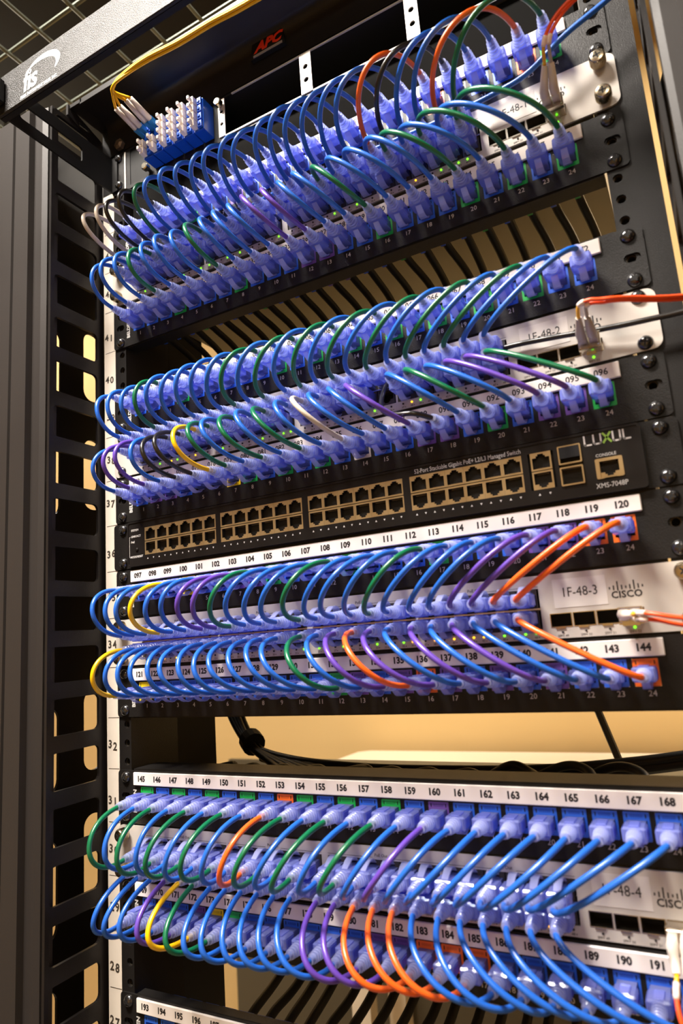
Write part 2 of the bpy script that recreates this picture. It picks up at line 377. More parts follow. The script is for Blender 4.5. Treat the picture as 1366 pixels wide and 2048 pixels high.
LPORT_U, LPORT_D = port_mesh(True, GOLD, 13.7, 12.4), port_mesh(False, GOLD, 13.7, 12.4)
# patch cable plug: axis along -y, latch on the -z side
def plug_meshes():
    b = MB()
    b.box(-5.5, 5.5, -7.5, 7.0, -3.4, 3.6)                               # clear nose pushed into the port
    b.box(-6.7, 6.7, -19.5, -6.8, -4.3, 4.5, 0, 1.1)                       # moulded body
    b.box(-3.0, 3.0, -18.5, -7.6, 4.5, 5.3, 0, .25)                       # raised ridge
    b.box(-6.95, -6.3, -17.5, -9, -2.2, 2.4); b.box(6.3, 6.95, -17.5, -9, -2.2, 2.4)
    body = b.mesh('plug', [PLUG])
    b = MB(); prof = [(-19.3, 4.6), (-20.6, 4.6)]
    y = -20.6
    for k in range(4):
        r1 = 4.3-0.27*k; prof += [(y, r1-1.3), (y-1.0, r1-1.3), (y-1.0, r1-.1), (y-1.4, r1+.15), (y-2.2, r1+.1), (y-2.5, r1-.2)]; y -= 2.6
    prof += [(y-.2, 3.0), (y-3.0, 2.8)]
    b._lathe(prof, 14, 0, 0, 0)
    boot = b.mesh('boot', [RIBS], 35)
    b = MB(); pts = [(-16.5, -4.6), (-14, -6.4), (-11, -8.2), (-8, -9.2), (-5, -9.1), (-2.6, -7.9), (-1.4, -6.2), (2.5, -5.2)]; t = 0.9
    for i in range(len(pts)-1):
        (y0, z0), (y1, z1) = pts[i], pts[i+1]; w0 = 2.2+0.14*i; w1 = 2.2+0.14*(i+1)
        b.add([(-w0, y0, z0), (w0, y0, z0), (w1, y1, z1), (-w1, y1, z1), (-w0, y0, z0+t), (w0, y0, z0+t), (w1, y1, z1+t), (-w1, y1, z1+t)],
              [(0, 1, 2, 3), (7, 6, 5, 4), (0, 3, 7, 4), (1, 5, 6, 2)]+([(0, 4, 5, 1)] if i == 0 else [])+([(3, 2, 6, 7)] if i == len(pts)-2 else []))
    latch = b.mesh('latch', [LATCH], 30)
    b = MB()
    for k in range(8): b.box(-3.7+k*.98, -3.2+k*.98, -3.5, 5.5, 1.9, 3.4)
    b.box(-4.5, 4.5, -6.5, -4.0, -2.4, 2.6)
    core = b.mesh('wire_core', [mat('tinned_contacts', '#9c8468', 0.4, metal=0.3)])
    return body, boot, latch, core
PB, PT, PL, PC = plug_meshes()

# ---------------------------------------------------------------- patch panels
JX = lambda n: 24.7+17.87*(n-1)
PANELS = {  # unit: (first number, jack colours, plug/cable colours, switch unit, row, dz, where, label text offset)
 43: (1,   'wwkkgbbpbbbbbbbbbbobkbbog'[:18]+'okbbog', 'wwkkgbbbbbbbbbbbbb'+'okbbog', 42, 't'),
 41: (25,  'bbbgbbbgbbbppbbgbbbgbgbg', 'bbbgbbbgbbbppbbgbbbgbgbg', 42, 'b'),
 39: (49,  'bbbgbbbbbgbgbgbgbgbgbgbb', 'bbbgbbbbbgbgbgbgbgbgbgbb', 38, 't'),
 37: (73,  'bppbkkygbgbgbwbbppbgbppg', 'bppbkkygbgbgbwbbpkbgbppg', 38, 'b'),
 35: (97,  'bbbybbppgbbbgbbbgbbbppoo', 'bbbybbppgbbbgbbbgbbbppoo', 34, 't'),
 33: (121, 'ybbbbbbbbbbgpbpopbpbpbbo', 'ybbbbbbbbbbbgbpopbpbpbbo', 34, 'b'),
 31: (145, 'gbgbgbgbogbgbgbpbbbbbbbb', 'gbgbgbgbogbgbgbpbbbbbbbb', 30, 't'),
 29: (169, 'bbbpygbbbbbbppooobbbbbbb', 'bbbpygbbbbbbppooobbbbbbb', 30, 'b'),
 27: (193, 'bbbbbbbbbbbbbbbbbbbbbbbb', None, None, None)}
def ear_loops(x0, x1, z0, z1, hx):
    return [(x0, z0), (x1, z1)]
def add_screws(t, mesh, name, pts):
    for x, z in pts: put(name, mesh, t, (x, -1.5, z), (0, random.uniform(0, 3), 0))
def patch_panel(u):
    first, jc, cc, sw, row = PANELS[u]
    rng = '%03d to %03d' % (first, first+23)
    t = thing('patch_bay', 'black 24-port patch panel whose label strip runs from '+rng, 'patch panel', (0, 0, uz(u)), 'black 24-port patch panels in the rack')
    holes = [[(JX(n)-7.4, 13.9), (JX(n)+7.4, 13.9), (JX(n)+7.4, 30.6), (JX(n)-7.4, 30.6)] for n in range(1, 25)]
    slots = [rrect(-5.5, 4.5, 19.2, 25.2, 2.9), rrect(460.5, 471, 19.2, 25.2, 2.9)]
    outer = rrect(-9.5, 474.3, 0.5, 43.9, 3)
    b = MB(); b.plate([outer]+holes+slots, -1.5, 0.0)
    b.box(8, 457, 0, 14, -0.7, 1.2); b.box(8, 457, 0, 30 if u != 27 else 9, 43.2, 45.1 if u != 27 else 44.2)
    b.build('face_plate', BLACK, t)
    b = MB(); b.box(10.2, 447.8, -3.6, -1.5, 31.8, 42.6, 0, 0.5); b.build('label_strip', PAPER, t)
    b = MB()
    big = u in (35, 33, 31, 29, 27)
    for n in range(24): b.text('%03d' % (first+n), 19.8+18.1*n, 37.2, 6.3, -3.62, bold=0.045 if big else 0.02, sx=0.96)
    b.build('strip_numbers', INK, t)
    b = MB()
    for n in range(1, 25): b.text(str(n), JX(n)+1.8, 9.7, 5.0, -1.52)
    b.build('port_numbers', WINK, t)
    b = MB(); b.text('BELDEN', 10.6, 18.5, 5.4, -1.52, rot=math.pi/2, bold=0.03); b.build('maker_lettering', WINK, t)
    for n in range(1, 25): put('jack', JACK[jc[n-1]], t, (JX(n), 0, 22.2))
    add_screws(t, SCREW, 'screw', [(0, 6.35), (0, 38.1), (465.1, 6.35), (465.1, 38.1)])
    return t
for u in PANELS: patch_panel(u)

# ---------------------------------------------------------------- switches 1F-48-x
CC = [a+14.2*k for a in (30.5, 118.5, 210.5, 298.5) for k in range(6)]
BLK = [(22.6, 109.0), (110.8, 197.2), (202.6, 289.2), (290.8, 377.6)]
SWS = {42: ('1F-48-1', 'thumb', 'twwwwwwyw', 2.0), 38: ('1F-48-2', 'screw', '', 0.0), 34: ('1F-48-3', 'thumb', '', 0.0), 30: ('1F-48-4', 'thumb', '', 0.0)}
LIT = {42: {2: 'g', 6: 'y', 9: 'g', 12: 'g', 13: 'g', 16: 'g', 18: 'g', 24: 'g', 31: 'g', 34: 'g', 41: 'y', 44: 'g', 45: 'g', 46: 'g', 47: 'g'},
       38: {4: 'g', 6: 'y', 7: 'g', 10: 'y', 14: 'g', 16: 'g', 20: 'g', 22: 'g', 23: 'g', 24: 'g', 27: 'y', 34: 'g', 38: 'y', 39: 'g', 43: 'g', 48: 'g'},
       34: {4: 'y', 6: 'y', 24: 'g', 25: 'g', 26: 'y', 28: 'g', 32: 'g', 35: 'g', 36: 'y', 38: 'y', 40: 'y', 42: 'y', 43: 'y', 45: 'g', 47: 'g', 48: 'g'},
       30: {26: 'g', 36: 'y', 46: 'y'}}
def led_mesh(mt):
    b = MB(); b._lathe([(0, .75), (-.5, .75), (-.75, .4)], 10, 0, 0, 0); return b.mesh('status_light', mt)
LED = {'g': led_mesh(LEDG), 'y': led_mesh(LEDY), '': led_mesh(LEDO)}
def switch(u):
    nm, fast, _, dz = SWS[u]
    t = thing('network_switch', 'light grey 48-port network switch with the name sticker '+nm, 'network switch', (0, 0, uz(u, dz)), 'light grey 48-port switches in the rack')
    holes = [[(x0, 7.6), (x1, 7.6), (x1, 34.2), (x0, 34.2)] for x0, x1 in BLK]
    sfx = [383.0+14.4*k for k in range(4)]
    holes += [[(x, 8.2), (x+13.8, 8.2), (x+13.8, 17.3), (x, 17.3)] for x in sfx]
    b = MB(); b.plate([rrect(-10.5, 475.5, 1.2, 42.8, 6)]+holes, -1.6, 0.0)
    b.build('front_bezel', CISG, t)
    b = MB(); b.box(8, 455, 14, 300, 1.5, 42.5)
    for z0, z1 in ((1.5, 7), (34.8, 42.5)): b.box(8, 455, 0, 14, z0, z1)
    for x0, x1 in ((8, 22), (378.2, 382.4), (441.5, 455), (109.1, 110.7), (197.4, 202.4), (289.3, 290.7)): b.box(x0, x1, 0, 14, 7, 34.8)
    b.build('chassis', mat('zinc_chassis_steel', '#7d7662', 0.5, metal=0.2), t)
    for k in range(24):
        put('ethernet_port', PORT_U, t, (CC[k], -1.0, 27.6)); put('ethernet_port', PORT_D, t, (CC[k], -1.0, 14.3))
    for x0, x1 in BLK:
        b = MB(); b.box(x0, x1, -2.6, -1.0, 20.4, 21.5); b.build('divider_bar', STEEL, t)
    for k, x in enumerate(sfx):
        b = MB(); b.plate([[(x, 8.2), (x+13.8, 8.2), (x+13.8, 17.3), (x, 17.3)], [(x+.5, 8.7), (x+13.3, 8.7), (x+13.3, 16.8), (x+.5, 16.8)]], -1.9, 12)
        b.box(x+.5, x+13.3, 11, 11.5, 8.7, 16.8, 1); b.box(x+3, x+9, -2.4, -1.2, 7.2, 8.4)
        b.build('module_slot', [STEEL, HOLE], t)
    for k in range(24):
        for j, (dx) in enumerate((-3.55, 3.55)):
            p = 2*k+1+j; put('status_light', LED[LIT[u].get(p, '')], t, (CC[k]+dx, -1.6, 5.3))
    for k, x in enumerate(sfx): put('status_light', LED['g' if k == 3 else ''], t, (x+7, -1.6, 5.2))
    b = MB()
    for k in range(24):
        for j, dx in enumerate((-3.55, 3.55)):
            p = 2*k+1+j; b.text(str(p)+('\u25b2' if 0 else ''), CC[k]+dx-.4, 2.6, 2.2, -1.65)
            x = CC[k]+dx+1.6; f = 1 if j == 0 else -1
            b.prism([(x-.5, 2.6-.4*f), (x+.5, 2.6-.4*f), (x, 2.6+.5*f)], -1.7, -1.6)
    for k, x in enumerate(sfx): b.text('SFP+ '+str(49+k), x+7, 2.6, 2.1, -1.65)
    for x0, x1 in BLK: b.text('PoE Out', (x0+x1)/2, 37.0, 2.9, -1.65)
    for x0, x1 in BLK: b.box(x0, x1-50, -1.66, -1.6, 35.4, 35.65); b.box(x1-36, x1, -1.66, -1.6, 35.4, 35.65)
    b.build('bezel_lettering', INK, t)
    b = MB(); b.box(387, 420, -1.85, -1.6, 20.5, 39); b.build('name_sticker', PAPER2, t)
    b = MB(); b.text(nm, 403.4, 30.0, 8.6, -1.9, sx=0.86); b.build('name_lettering', INK, t)
    b = MB()
    for k, h in enumerate((1.6, 3.0, 6.0, 3.0, 1.6, 3.0, 6.0, 3.0, 1.6)):
        x = 421.8+k*2.4; zc = 30.2 if h < 5 else 31.2
        b.box(x-.42, x+.42, -1.7, -1.6, zc-h/2, zc+h/2)
    b.text('CISCO', 431.4, 25.6, 6.0, -1.65, bold=0.03, spacing=1.05)
    b.build('maker_logo', INK, t)
    if fast == 'thumb':
        add_screws(t, THUMB, 'thumb_screw', [(0, 8.0), (0, 36.0), (465.1, 8.0), (465.1, 36.0)])
    else: add_screws(t, SCREW, 'screw', [(0, 6.35), (0, 38.1), (465.1, 6.35), (465.1, 38.1)])
    return t
for u in SWS: switch(u)

# ---------------------------------------------------------------- black 52-port switch in unit 36
t = thing('network_switch', 'black 52-port network switch with rows of empty brass-framed ports', 'network switch', (0, 0, uz(36)))
b = MB(); b.plate([rrect(-12, 475.5, 0.6, 43.9, 3), rrect(-4.8, 4.8, 2.9, 9.6, 3), rrect(-4.8, 4.8, 34.6, 41.3, 3), rrect(460.5, 470.5, 2.9, 9.6, 3), rrect(460.5, 470.5, 34.6, 41.3, 3)], -1.5, 0); b.build('ear_plate', BLACK, t)
lb = [(30.6, 113.4), (118.6, 201.4), (207.0, 289.6), (295.4, 378.2)]
holes = [[(x0, 10.6), (x1, 10.6), (x1, 36.0), (x0, 36.0)] for x0, x1 in lb]+[[(382.4, 10.6), (399.4, 10.6), (399.4, 36), (382.4, 36)], [(402.2, 9.6), (417.4, 9.6), (417.4, 37.6), (402.2, 37.6)], [(424.6, 10.9), (441.2, 10.9), (441.2, 24.2), (424.6, 24.2)]]
b = MB(); b.plate([rrect(9, 454, 1.2, 43.4, 2.5)]+holes, -5.0, -3.4)
b.box(9.5, 453.5, -3.4, 0, 1.6, 3); b.box(9.5, 453.5, -3.4, 0, 41.6, 43); b.box(9.5, 11, -3.4, 0, 3, 41.6); b.box(452, 453.5, -3.4, 0, 3, 41.6)
fr = [rrect(9, 454, 1.2, 43.4, 2.5), rrect(10.6, 452.4, 2.8, 41.8, 1.5)]; b.plate(fr, -5.6, -5.0)
b.build('front_bezel', LUXB, t)
b = MB(); b.box(12, 451, 12, 260, 1.5, 43); b.build('chassis', BLACKM, t)
for x0, x1 in lb:
    for k in range(6):
        x = x0+6.9+13.8*k
        put('ethernet_port', LPORT_U, t, (x, -4.6, 29.8)); put('ethernet_port', LPORT_D, t, (x, -4.6, 16.8))
put('ethernet_port', LPORT_U, t, (390.9, -4.6, 29.8)); put('ethernet_port', LPORT_D, t, (390.9, -4.6, 16.8))
put('console_port', LPORT_D.copy(), t, (432.9, -4.6, 17.5))
b = MB(); b.plate([rrect(424.6, 441.2, 10.9, 24.2, 1), [(427, 11.9), (429, 11.9), (429, 10.9), (436.8, 10.9), (436.8, 11.9), (438.8, 11.9), (438.8, 22.2), (427, 22.2)]], -5.6, -4.9); b.build('console_frame', GOLD, t)
for z0, z1 in ((10.0, 22.6), (24.4, 37.0)):
    b = MB(); b.plate([rrect(402.4, 417.2, z0, z1, .5, 1), rrect(403.4, 416.2, z0+1, z1-1, .3, 1)], -6.2, 8); b.box(403, 416.4, 7.5, 8, z0+.5, z1-.5, 1)
    if z0 > 20: b.box(403.4, 416.2, -6.6, -5.8, z0+4, z1-1, 1)
    b.build('module_slot', [GOLD, HOLE], t)
b = MB(); b.text('52-Port Stackable Gigabit PoE+ L2/L3 Managed Switch', 378.4, 39.0, 4.7, -5.05, align='RIGHT', sx=0.76)
b.text('CONSOLE', 431.8, 26.3, 2.9, -5.05, sx=0.95); b.text('XMS-7048P', 433.0, 6.4, 4.6, -5.05, sx=0.88)
for s_, x, z in (('SYSTEM', 13.8, 35), ('LINK/ACT', 13.8, 29.2), ('PoE', 13.8, 24), ('MODE/RESET', 12.6, 10)): b.text(s_, x, z, 2.7, -5.05, align='LEFT', bold=0.02)
b.box(11.4, 11.7, -5.1, -5, 10, 29); b.box(11.4, 12.8, -5.1, -5, 28.8, 29.1); b.box(11.4, 12.4, -5.1, -5, 23.8, 24.1); b.box(11.4, 12.4, -5.1, -5, 10, 10.3)
for x0, x1 in lb+[(384, 397.8)]:
    for k in range(12 if x1-x0 > 30 else 2):
        x = x0+3.5+6.9*k; f = 1 if k % 2 == 0 else -1
        b.prism([(x-.8, 7.2-.7*f), (x+.8, 7.2-.7*f), (x, 7.2+.8*f)], -5.1, -5.0)
b.build('front_lettering', WINK, t)
b = MB()
def stroke(P, wd=1.05): 
    for i in range(len(P)-1):
        a, c = Vector(P[i]), Vector(P[i+1]); d = (c-a).normalized(); n = Vector((-d.y, d.x))*wd/2; a = a-d*wd*.35; c = c+d*wd*.35
        b.prism([(a.x+n.x, a.y+n.y), (c.x+n.x, c.y+n.y), (c.x-n.x, c.y-n.y), (a.x-n.x, a.y-n.y)], -5.12, -5.0)
LZ0, LZ1 = 34.4, 40.6
stroke([(420, LZ1), (420, LZ0+.5), (420.7, LZ0), (424, LZ0)]); stroke([(425.7, LZ1), (425.7, LZ0+.8), (426.4, LZ0), (429.4, LZ0), (430.1, LZ0+.8), (430.1, LZ1)])
stroke([(437.6, LZ1), (437.6, LZ0+.8), (438.3, LZ0), (441.2, LZ0), (441.9, LZ0+.8), (441.9, LZ1)]); stroke([(443.9, LZ1), (443.9, LZ0+.5), (444.6, LZ0), (447.8, LZ0)])
b.build('maker_logo', mat('silver_lettering', '#cfcac4', 0.4), t)
b = MB(); stroke([(431.6, LZ0), (436.2, LZ1)], 1.3); stroke([(431.6, LZ1), (436.2, LZ0)], 1.3); b.build('maker_logo_green_letter', mat('green_lettering', '#7fa33c', 0.4), t)['label'] = 'green X of the logo'
put('reset_button', led_mesh(LUXB), t, (21, -5, 16.6)).scale = (2.2, 1.5, 2.2)
add_screws(t, SCREW, 'screw', [(0, 6.35), (0, 38.1), (465.1, 6.35), (465.1, 38.1)])

# ---------------------------------------------------------------- fibre enclosure (unit 45), blank (unit 44), hood above
t = thing('fibre_enclosure', 'black fibre enclosure with open slots, white slotted straps and blue adapters', 'fibre panel', (0, 0, uz(45)))
b = MB(); b.plate([rrect(-9.5, 474.3, -3.5, 43.9, 3), [(16, 0.5), (455, 0.5), (455, 41.5), (16, 41.5)]], -1.5, 0); b.build('face_plate', BLACK, t)
b = MB(); b.box(16, 455, 0, 200, -1.5, -0.5, 0); b.box(16, 455, 0, 200, 42, 43, 0); b.box(14.5, 16, 0, 200, -1.5, 43); b.box(455, 456.5, 0, 200, -1.5, 43); b.box(14.5, 456.5, 200, 201, -1.5, 43); b.build('enclosure_box', HOLE, t)
for x0, x1 in ((141, 226), (238.5, 326), (341, 455)):
    b = MB(); b.box(x0, x1, -2.6, -1.2, -1.0, 0.5); b.build('slot_edge', CISH, t)
b = MB(); b.box(150, 455, -2.6, -1.2, 41.0, 42.3); b.build('upper_slot_edge', CISH, t)
for x0, x1, z0 in ((226.5, 238, 0.5), (329, 340.5, 0.5), (133.5, 141, 0.5), (8.8, 10.6, -2)):
    b = MB(); zc = (z0+41)/2; cx = (x0+x1)/2; r = min(2.6, (x1-x0)*.26)
    b.plate([[(x0, z0), (x1, z0), (x1, 41), (x0, 41)]]+([circ(cx, zc-6.8, r), circ(cx, zc+6.8, r)] if x1-x0 > 5 else []), -2.6, -1.4)
    b.build('slotted_strap', mat('pale_zinc_strap', '#dcd6cd', 0.4, metal=0.2), t)
b = MB(); b.plate([[(16, 1), (133, 1), (133, 41), (16, 41)]], -0.8, 0.4); b.build('adapter_plate', BLACKM, t)
for k in range(6):
    x = 50.5+12.9*k
    b = MB(); b.box(x, x+11.8, -17, -0.8, 4, 38, 0, .5)
    for j in range(4): b.box(x+6.2, x+11.2, -19.5, -17, 5.6+8.2*j, 12.6+8.2*j, 0, .4); b.box(x+7.4, x+9.6, -20.5, -19.5, 8+8*j, 10.2+8*j)
    a = b.build('fibre_adapter', ADBLUE, t)
    for j in range(4):
        if k < 2 and j >= 2: continue
        b = MB(); b.box(x+0.6, x+5.4, -24, -17, 5.4+8.2*j, 12.8+8.2*j, 0, .5); b.box(x+1.6, x+4.4, -29, -24, 6.4+8.2*j, 10.6+8.2*j, 0, .6); b.build('dust_cap', CAPW, a)
for x, z in ((137.2, 34), (43, 6)):
    b = MB(); b._lathe([(-2, 2.2), (-5, 2.2), (-5, 4), (-9, 4), (-9.8, 3)], 16, x, z); b.build('plunger_pin', STEEL, t, 40)
add_screws(t, SCREW, 'screw', [(0, 6.35), (0, 38.1), (465.1, 6.35), (465.1, 38.1)])
NOGL = mat('dead_flat_black', '#0a0908', 0.9, spec=0.08)
b = MB(); b.box(15, 455, 3, 5, uz(44, 2), uz(44, 41)); b.box(15, 455, 5, 40, uz(44, 2), uz(44, 3.5))
solid(b, 'blanking_strip', NOGL, 'matte black blank strip between the fibre enclosure and the panel 001 to 024', 'blank panel')
# fold-down front frame of the fibre enclosure: two arms and a lettered bar
t = thing('cable_guard', 'textured grey guard bar lettered fis held forward on two black arms', 'cable guard', (0, 0, uz(45)))
for x in (-9, 474):
    b = MB(); b.plate([rrect(-124, -1.5, 0, 40, 2), rrect(-112, -42, 11, 27, 3)], x-1, x+1, 'x'); b.box(x-1, x+8 if x < 0 else x+1, -3.4, -1.6, 0, 40); b.build('arm', BLACKM, t)
b = MB(); b.box(-14, 479, -130, -127, 0, 40, 0, .6); b.build('guard_bar', BARM, t)
b = MB(); b.box(-14, 479, -127, -122, 0, 2); b.box(-14, 479, -127, -122, 38, 40); b.build('bar_flange', BLACKM, t)
b = MB(); b.box(-22, -3, -137, -130.5, 8, 32, 0, 1.2); b.build('end_latch', BLACKM, t)
b = MB(); b.text('fis', 30, 16.5, 28, -130.2, bold=0.022, sx=0.86, shear=0.12, spacing=0.92)
P = []; Q = []
for k in range(25):
    a = math.radians(150-k*190/24); P.append((46+22*math.cos(a)*1.0, 21+12.5*math.sin(a)))
for k in range(25):
    a = math.radians(150-k*190/24); q = math.sin(math.pi*k/24)**0.7*5.5; Q.append((44.8+(21.6-q)*math.cos(a), 20.4+(12.3-q*.8)*math.sin(a)))
for k in range(24): b.add([(P[k][0], -130.15, P[k][1]), (P[k+1][0], -130.15, P[k+1][1]), (Q[k+1][0], -130.15, Q[k+1][1]), (Q[k][0], -130.15, Q[k][1])], [(0, 1, 2, 3)])
b.text('FIBER INSTRUMENT SALES, INC.', 41, 3.6, 4.2, -130.1, sx=0.80, bold=0.02)
b.build('guard_lettering', WHITE, t)
# hood with the maker badge above
t = thing('rack_hood', 'black curved hood jutting out over the fibre enclosure with a red badge', 'hood', (0, 0, uz(46)))
prof = [(2, 0), (-2, 0), (-2.5, 12), (-4, 24), (-7, 33), (-12, 36), (-40, 34.5), (-42, 36), (-42, 42), (2, 44)]
prof = [(y, z) for y, z in prof]
b = MB(); b.prism(prof, -12, 478, 'x'); b.build('hood_shell', mat('satin_brown_black', '#171310', 0.4, spec=0.25, bump=0.15, bscale=900), t, 45)
b = MB(); b.plate([[(-44, 30), (8, 10), (8, 24), (-44, 42)], rrect(-30, -16, 26.5, 31, 2)], -30, -27, 'x'); b.box(-27, -10, -42, 2, 38, 42); b.build('side_bracket', FRAMEM, t)
b = MB(); b.prism([(177, 15), (215, 15), (213, 32.5), (179.5, 32.5)], -6.5, -2.4); b.build('badge', BLACKM, t)
b = MB(); b.text('APC', 196.5, 24.8, 13.2, -6.6, bold=0.05, sx=1.15, shear=0.35); b.build('badge_letters', REDM, t)
b = MB(); b.box(180.5, 212.5, -7, -6.5, 16, 18.4); b.build('badge_underline', mat('silver_stripe', '#b9aea2', 0.3, metal=0.5), t)
b = MB(); b._lathe([(0, 6), (-4, 6), (-5.5, 3)], 6, 5, 6); o = b.build('hex_bolt', mat('brown_bolt', '#6f5a45', 0.4, metal=0.6), t); o.location = (0, -0.003, 0)

# ---------------------------------------------------------------- patch cables
TAIL_P, TAIL_S = -34.0, -32.0
def lay(A, B, L, dA, dB):
    """Bezier between two plug ends whose length is L: solve the handle size"""
    lo, hi = 6.0, 160.0
    for _ in range(22):
        h = (lo+hi)/2; P = bez(A, B, Vector(dA)*h, Vector(dB)*h, 26)
        if plen(P) < L: lo = h
        else: hi = h
    return P
def add_plug(t, port, off, down, tipdir=None):
    p = put('plug', PB, t, (port[0]-off[0], port[1]-off[1], port[2]-off[2]), (0, 0 if down else math.pi, 0))
    put('boot', PT, p); put('latch', PL, p); put('wire_core', PC, p)
ROWL = {43: (96, 0.0), 41: (80, 0.0), 39: (70, 0.0), 37: (78, 0.0), 35: (80, 0.0), 33: (80, 0.0), 31: (86, -0.28), 29: (80, -0.2)}
def patch_cable(u, n):
    first, jc, cc, sw, row = PANELS[u]
    c = cc[n-1]; num = '%03d' % (first+n-1); snm, _, _, sdz = SWS[sw]
    if u == 37 and n == 18: return None
    up = row == 't'
    pz = 22.2; A = Vector((JX(n), TAIL_P, uz(u, pz)))
    szc = 27.0 if up else 15.0
    B = Vector((CC[n-1], TAIL_S, uz(sw, szc+sdz)))
    L0, g = ROWL[u]
    L = L0+random.uniform(-3, 3)
    ch = (B-A).length
    k = (n-1)/23.0
    L = max(L+ch*0.36*k+6*k if u in (43, 41) else L+13*4*k*(1-k)+5*k, ch+10)
    if u == 31: g = g*(1-k)**0.7
    lean = (B.x-A.x)*0.004
    dA = (lean*0.6+random.uniform(-.06, .06), -1, g*0.25+random.uniform(-.04, .04))
    dB = (-lean*0.4+random.uniform(-.06, .06), -1, g+random.uniform(-.05, .05))
    P = lay(A, B, L, dA, dB)
    t = thing('patch_cable', '%s patch cable from panel port %s to the %s row of switch %s' % (CNAME[c], num, 'upper' if up else 'lower', snm), 'patch cable', (A.x, A.y, A.z), 'patch cables from panel %03d to %03d' % (first, first+23))
    b = MB(); b.tube([p-A for p in ([A+Vector((0, 7, 0))]+P+[B+Vector((0, 7, 0))])], 1.9, 9)
    b.build('jacket', CCOL[c], t, True)
    add_plug(t, (JX(n), -1.6, uz(u, pz)), A, True)
    add_plug(t, (CC[n-1], -1.2+0.4, uz(sw, szc+sdz)), A, not up)
    return t
for u in PANELS:
    if PANELS[u][2]:
        for n in range(1, 25): patch_cable(u, n)
# the odd black one: out of port 090 and away behind the plugs to the right
A = Vector((JX(18), TAIL_P, uz(37, 22.2)))
P = spline([A, (318, -43, 70), (304, -41, 73), (292, -34, 80), (287, -24, 93), (288.5, -14, 108), (300, -7.5, 114), (336, -6.5, 113), (377, -6, 115.2), (408, -7, 113), (442, -10, 108.4), (467, -12, 106), (500, -13, 105), (560, -30, 104)], 6)
t = thing('patch_cable', 'long black cable from panel port 090 running behind plugs across switch 1F-48-2', 'patch cable', tuple(A), 'stray long cables')
b = MB(); b.tube([Vector(p)-A for p in [A+Vector((0, 7, 0))]+P], 1.9, 9); b.build('jacket', CCOL['k'], t, True)
add_plug(t, (JX(18), -1.6, uz(37, 22.2)), A, True)
P = spline([(140, 4, 309), (160, -4, 311), (191, -7, 312.6), (231, -7.5, 312), (271, -8, 311.5), (326, -9, 309.9), (360, -12, 307.5), (400, -16, 306.5), (421.7, -20, 307.7), (447.6, -22, 321.1), (479, -22, 333.5), (520, -22, 352)], 6)
b = MB(); b.tube(P, 2.0, 9); solid(b, 'long_cable', CCOL['b'], 'long blue cable crossing diagonally behind the plugs above switch 1F-48-1', 'cable', smooth=True)

# ---------------------------------------------------------------- fibre cords on the right of each switch
def fibre_cord(u, legs, label, bootm, yellow=True):
    dz = SWS[u][3]; x = 432.8; z = uz(u, 12.6+dz)
    t = thing('fibre_cable', label, 'fibre cable', (x, -2, z))
    b = MB(); b.box(-6.6, 6.6, -13, 4, -4.3, 4.3, 0, .4); b.box(-5, 5, -14.5, -12, -6.2, -3.6); b.box(-6.9, 6.9, -12, -9, -5.4, 5.0); b.build('transceiver', STEEL, t)
    for k, L in enumerate(legs):
        x0 = -3.3 if k == 0 else 3.3; L = [Vector(p)-Vector((x, -2, z)) for p in L]
        b = MB(); b.box(x0-2.6, x0+2.6, -21, -12.5, -3, 3.4, 0, .5); d = (L[0]-Vector((x0, -20, 0)))
        b.tube([(x0, -19, 0), (x0, -24, 0.6), tuple(Vector((x0, -24, .6))*.5+L[0]*.5), tuple(L[0])], [3.1, 3.1, 2.6, 1.9], 12)
        b.build('connector_boot', bootm, t, 50)
        Q = spline(L, 6); h = len(Q)//5 if yellow else 0
        if h: b = MB(); b.tube(Q[:h+1], 1.15, 8); b.build('jacket_end', YEF if k == 0 else BOOTG, t, True)
        b = MB(); b.tube(Q[h:], 1.25, 8); b.build('jacket', ORF, t, True)
        s0 = max(h-1, 0); b = MB(); b.tube(Q[s0:s0+5], 1.7, 8); b.build('sleeve', mat('clear_sleeve', '#f0d8cf', 0.3), t, True)
    return t
fibre_cord(42, [[(433.5, -38, 291), (435.5, -48, 296), (440, -52, 303), (449, -53, 312), (465, -53, 320), (487, -53, 331), (520, -53, 350)],
                [(437.8, -38, 291), (439, -48, 296), (443, -51, 303), (453, -50, 314), (469, -50, 322), (490, -50, 334), (520, -50, 353)]],
           'orange twin fibre cord with pale boots rising from switch 1F-48-1', BOOTW)
fibre_cord(38, [[(431, -38, 108), (433, -46, 112), (439, -49, 112.6), (446, -49, 111), (457, -47, 109.5), (490, -30, 107.5), (560, -10, 104)],
                [(436, -38, 107), (437, -45, 110.8), (441, -46, 111.5), (447, -46, 110), (457, -45, 108.6), (490, -28, 106.2), (560, -8, 102)]],
           'orange twin fibre cord with grey boots leaving switch 1F-48-2 to the right', BOOTG)
fibre_cord(34, [[(436, -34, -76), (441, -42, -75.5), (449, -46, -77), (462, -46, -80), (500, -40, -86)],
                [(438, -35, -79), (442, -41, -79), (450, -42, -80.5), (462, -42, -84), (500, -38, -92)]],
           'orange twin fibre cord with white boots leaving switch 1F-48-3 to the right', CAPW)
fibre_cord(30, [[(431, -38, -262), (430, -46, -270), (432, -52, -280), (440, -56, -300)],
                [(436, -38, -262), (436, -46, -270), (439, -52, -280), (448, -56, -300)]],
           'pale twin fibre cord hanging down from switch 1F-48-4', CAPW)
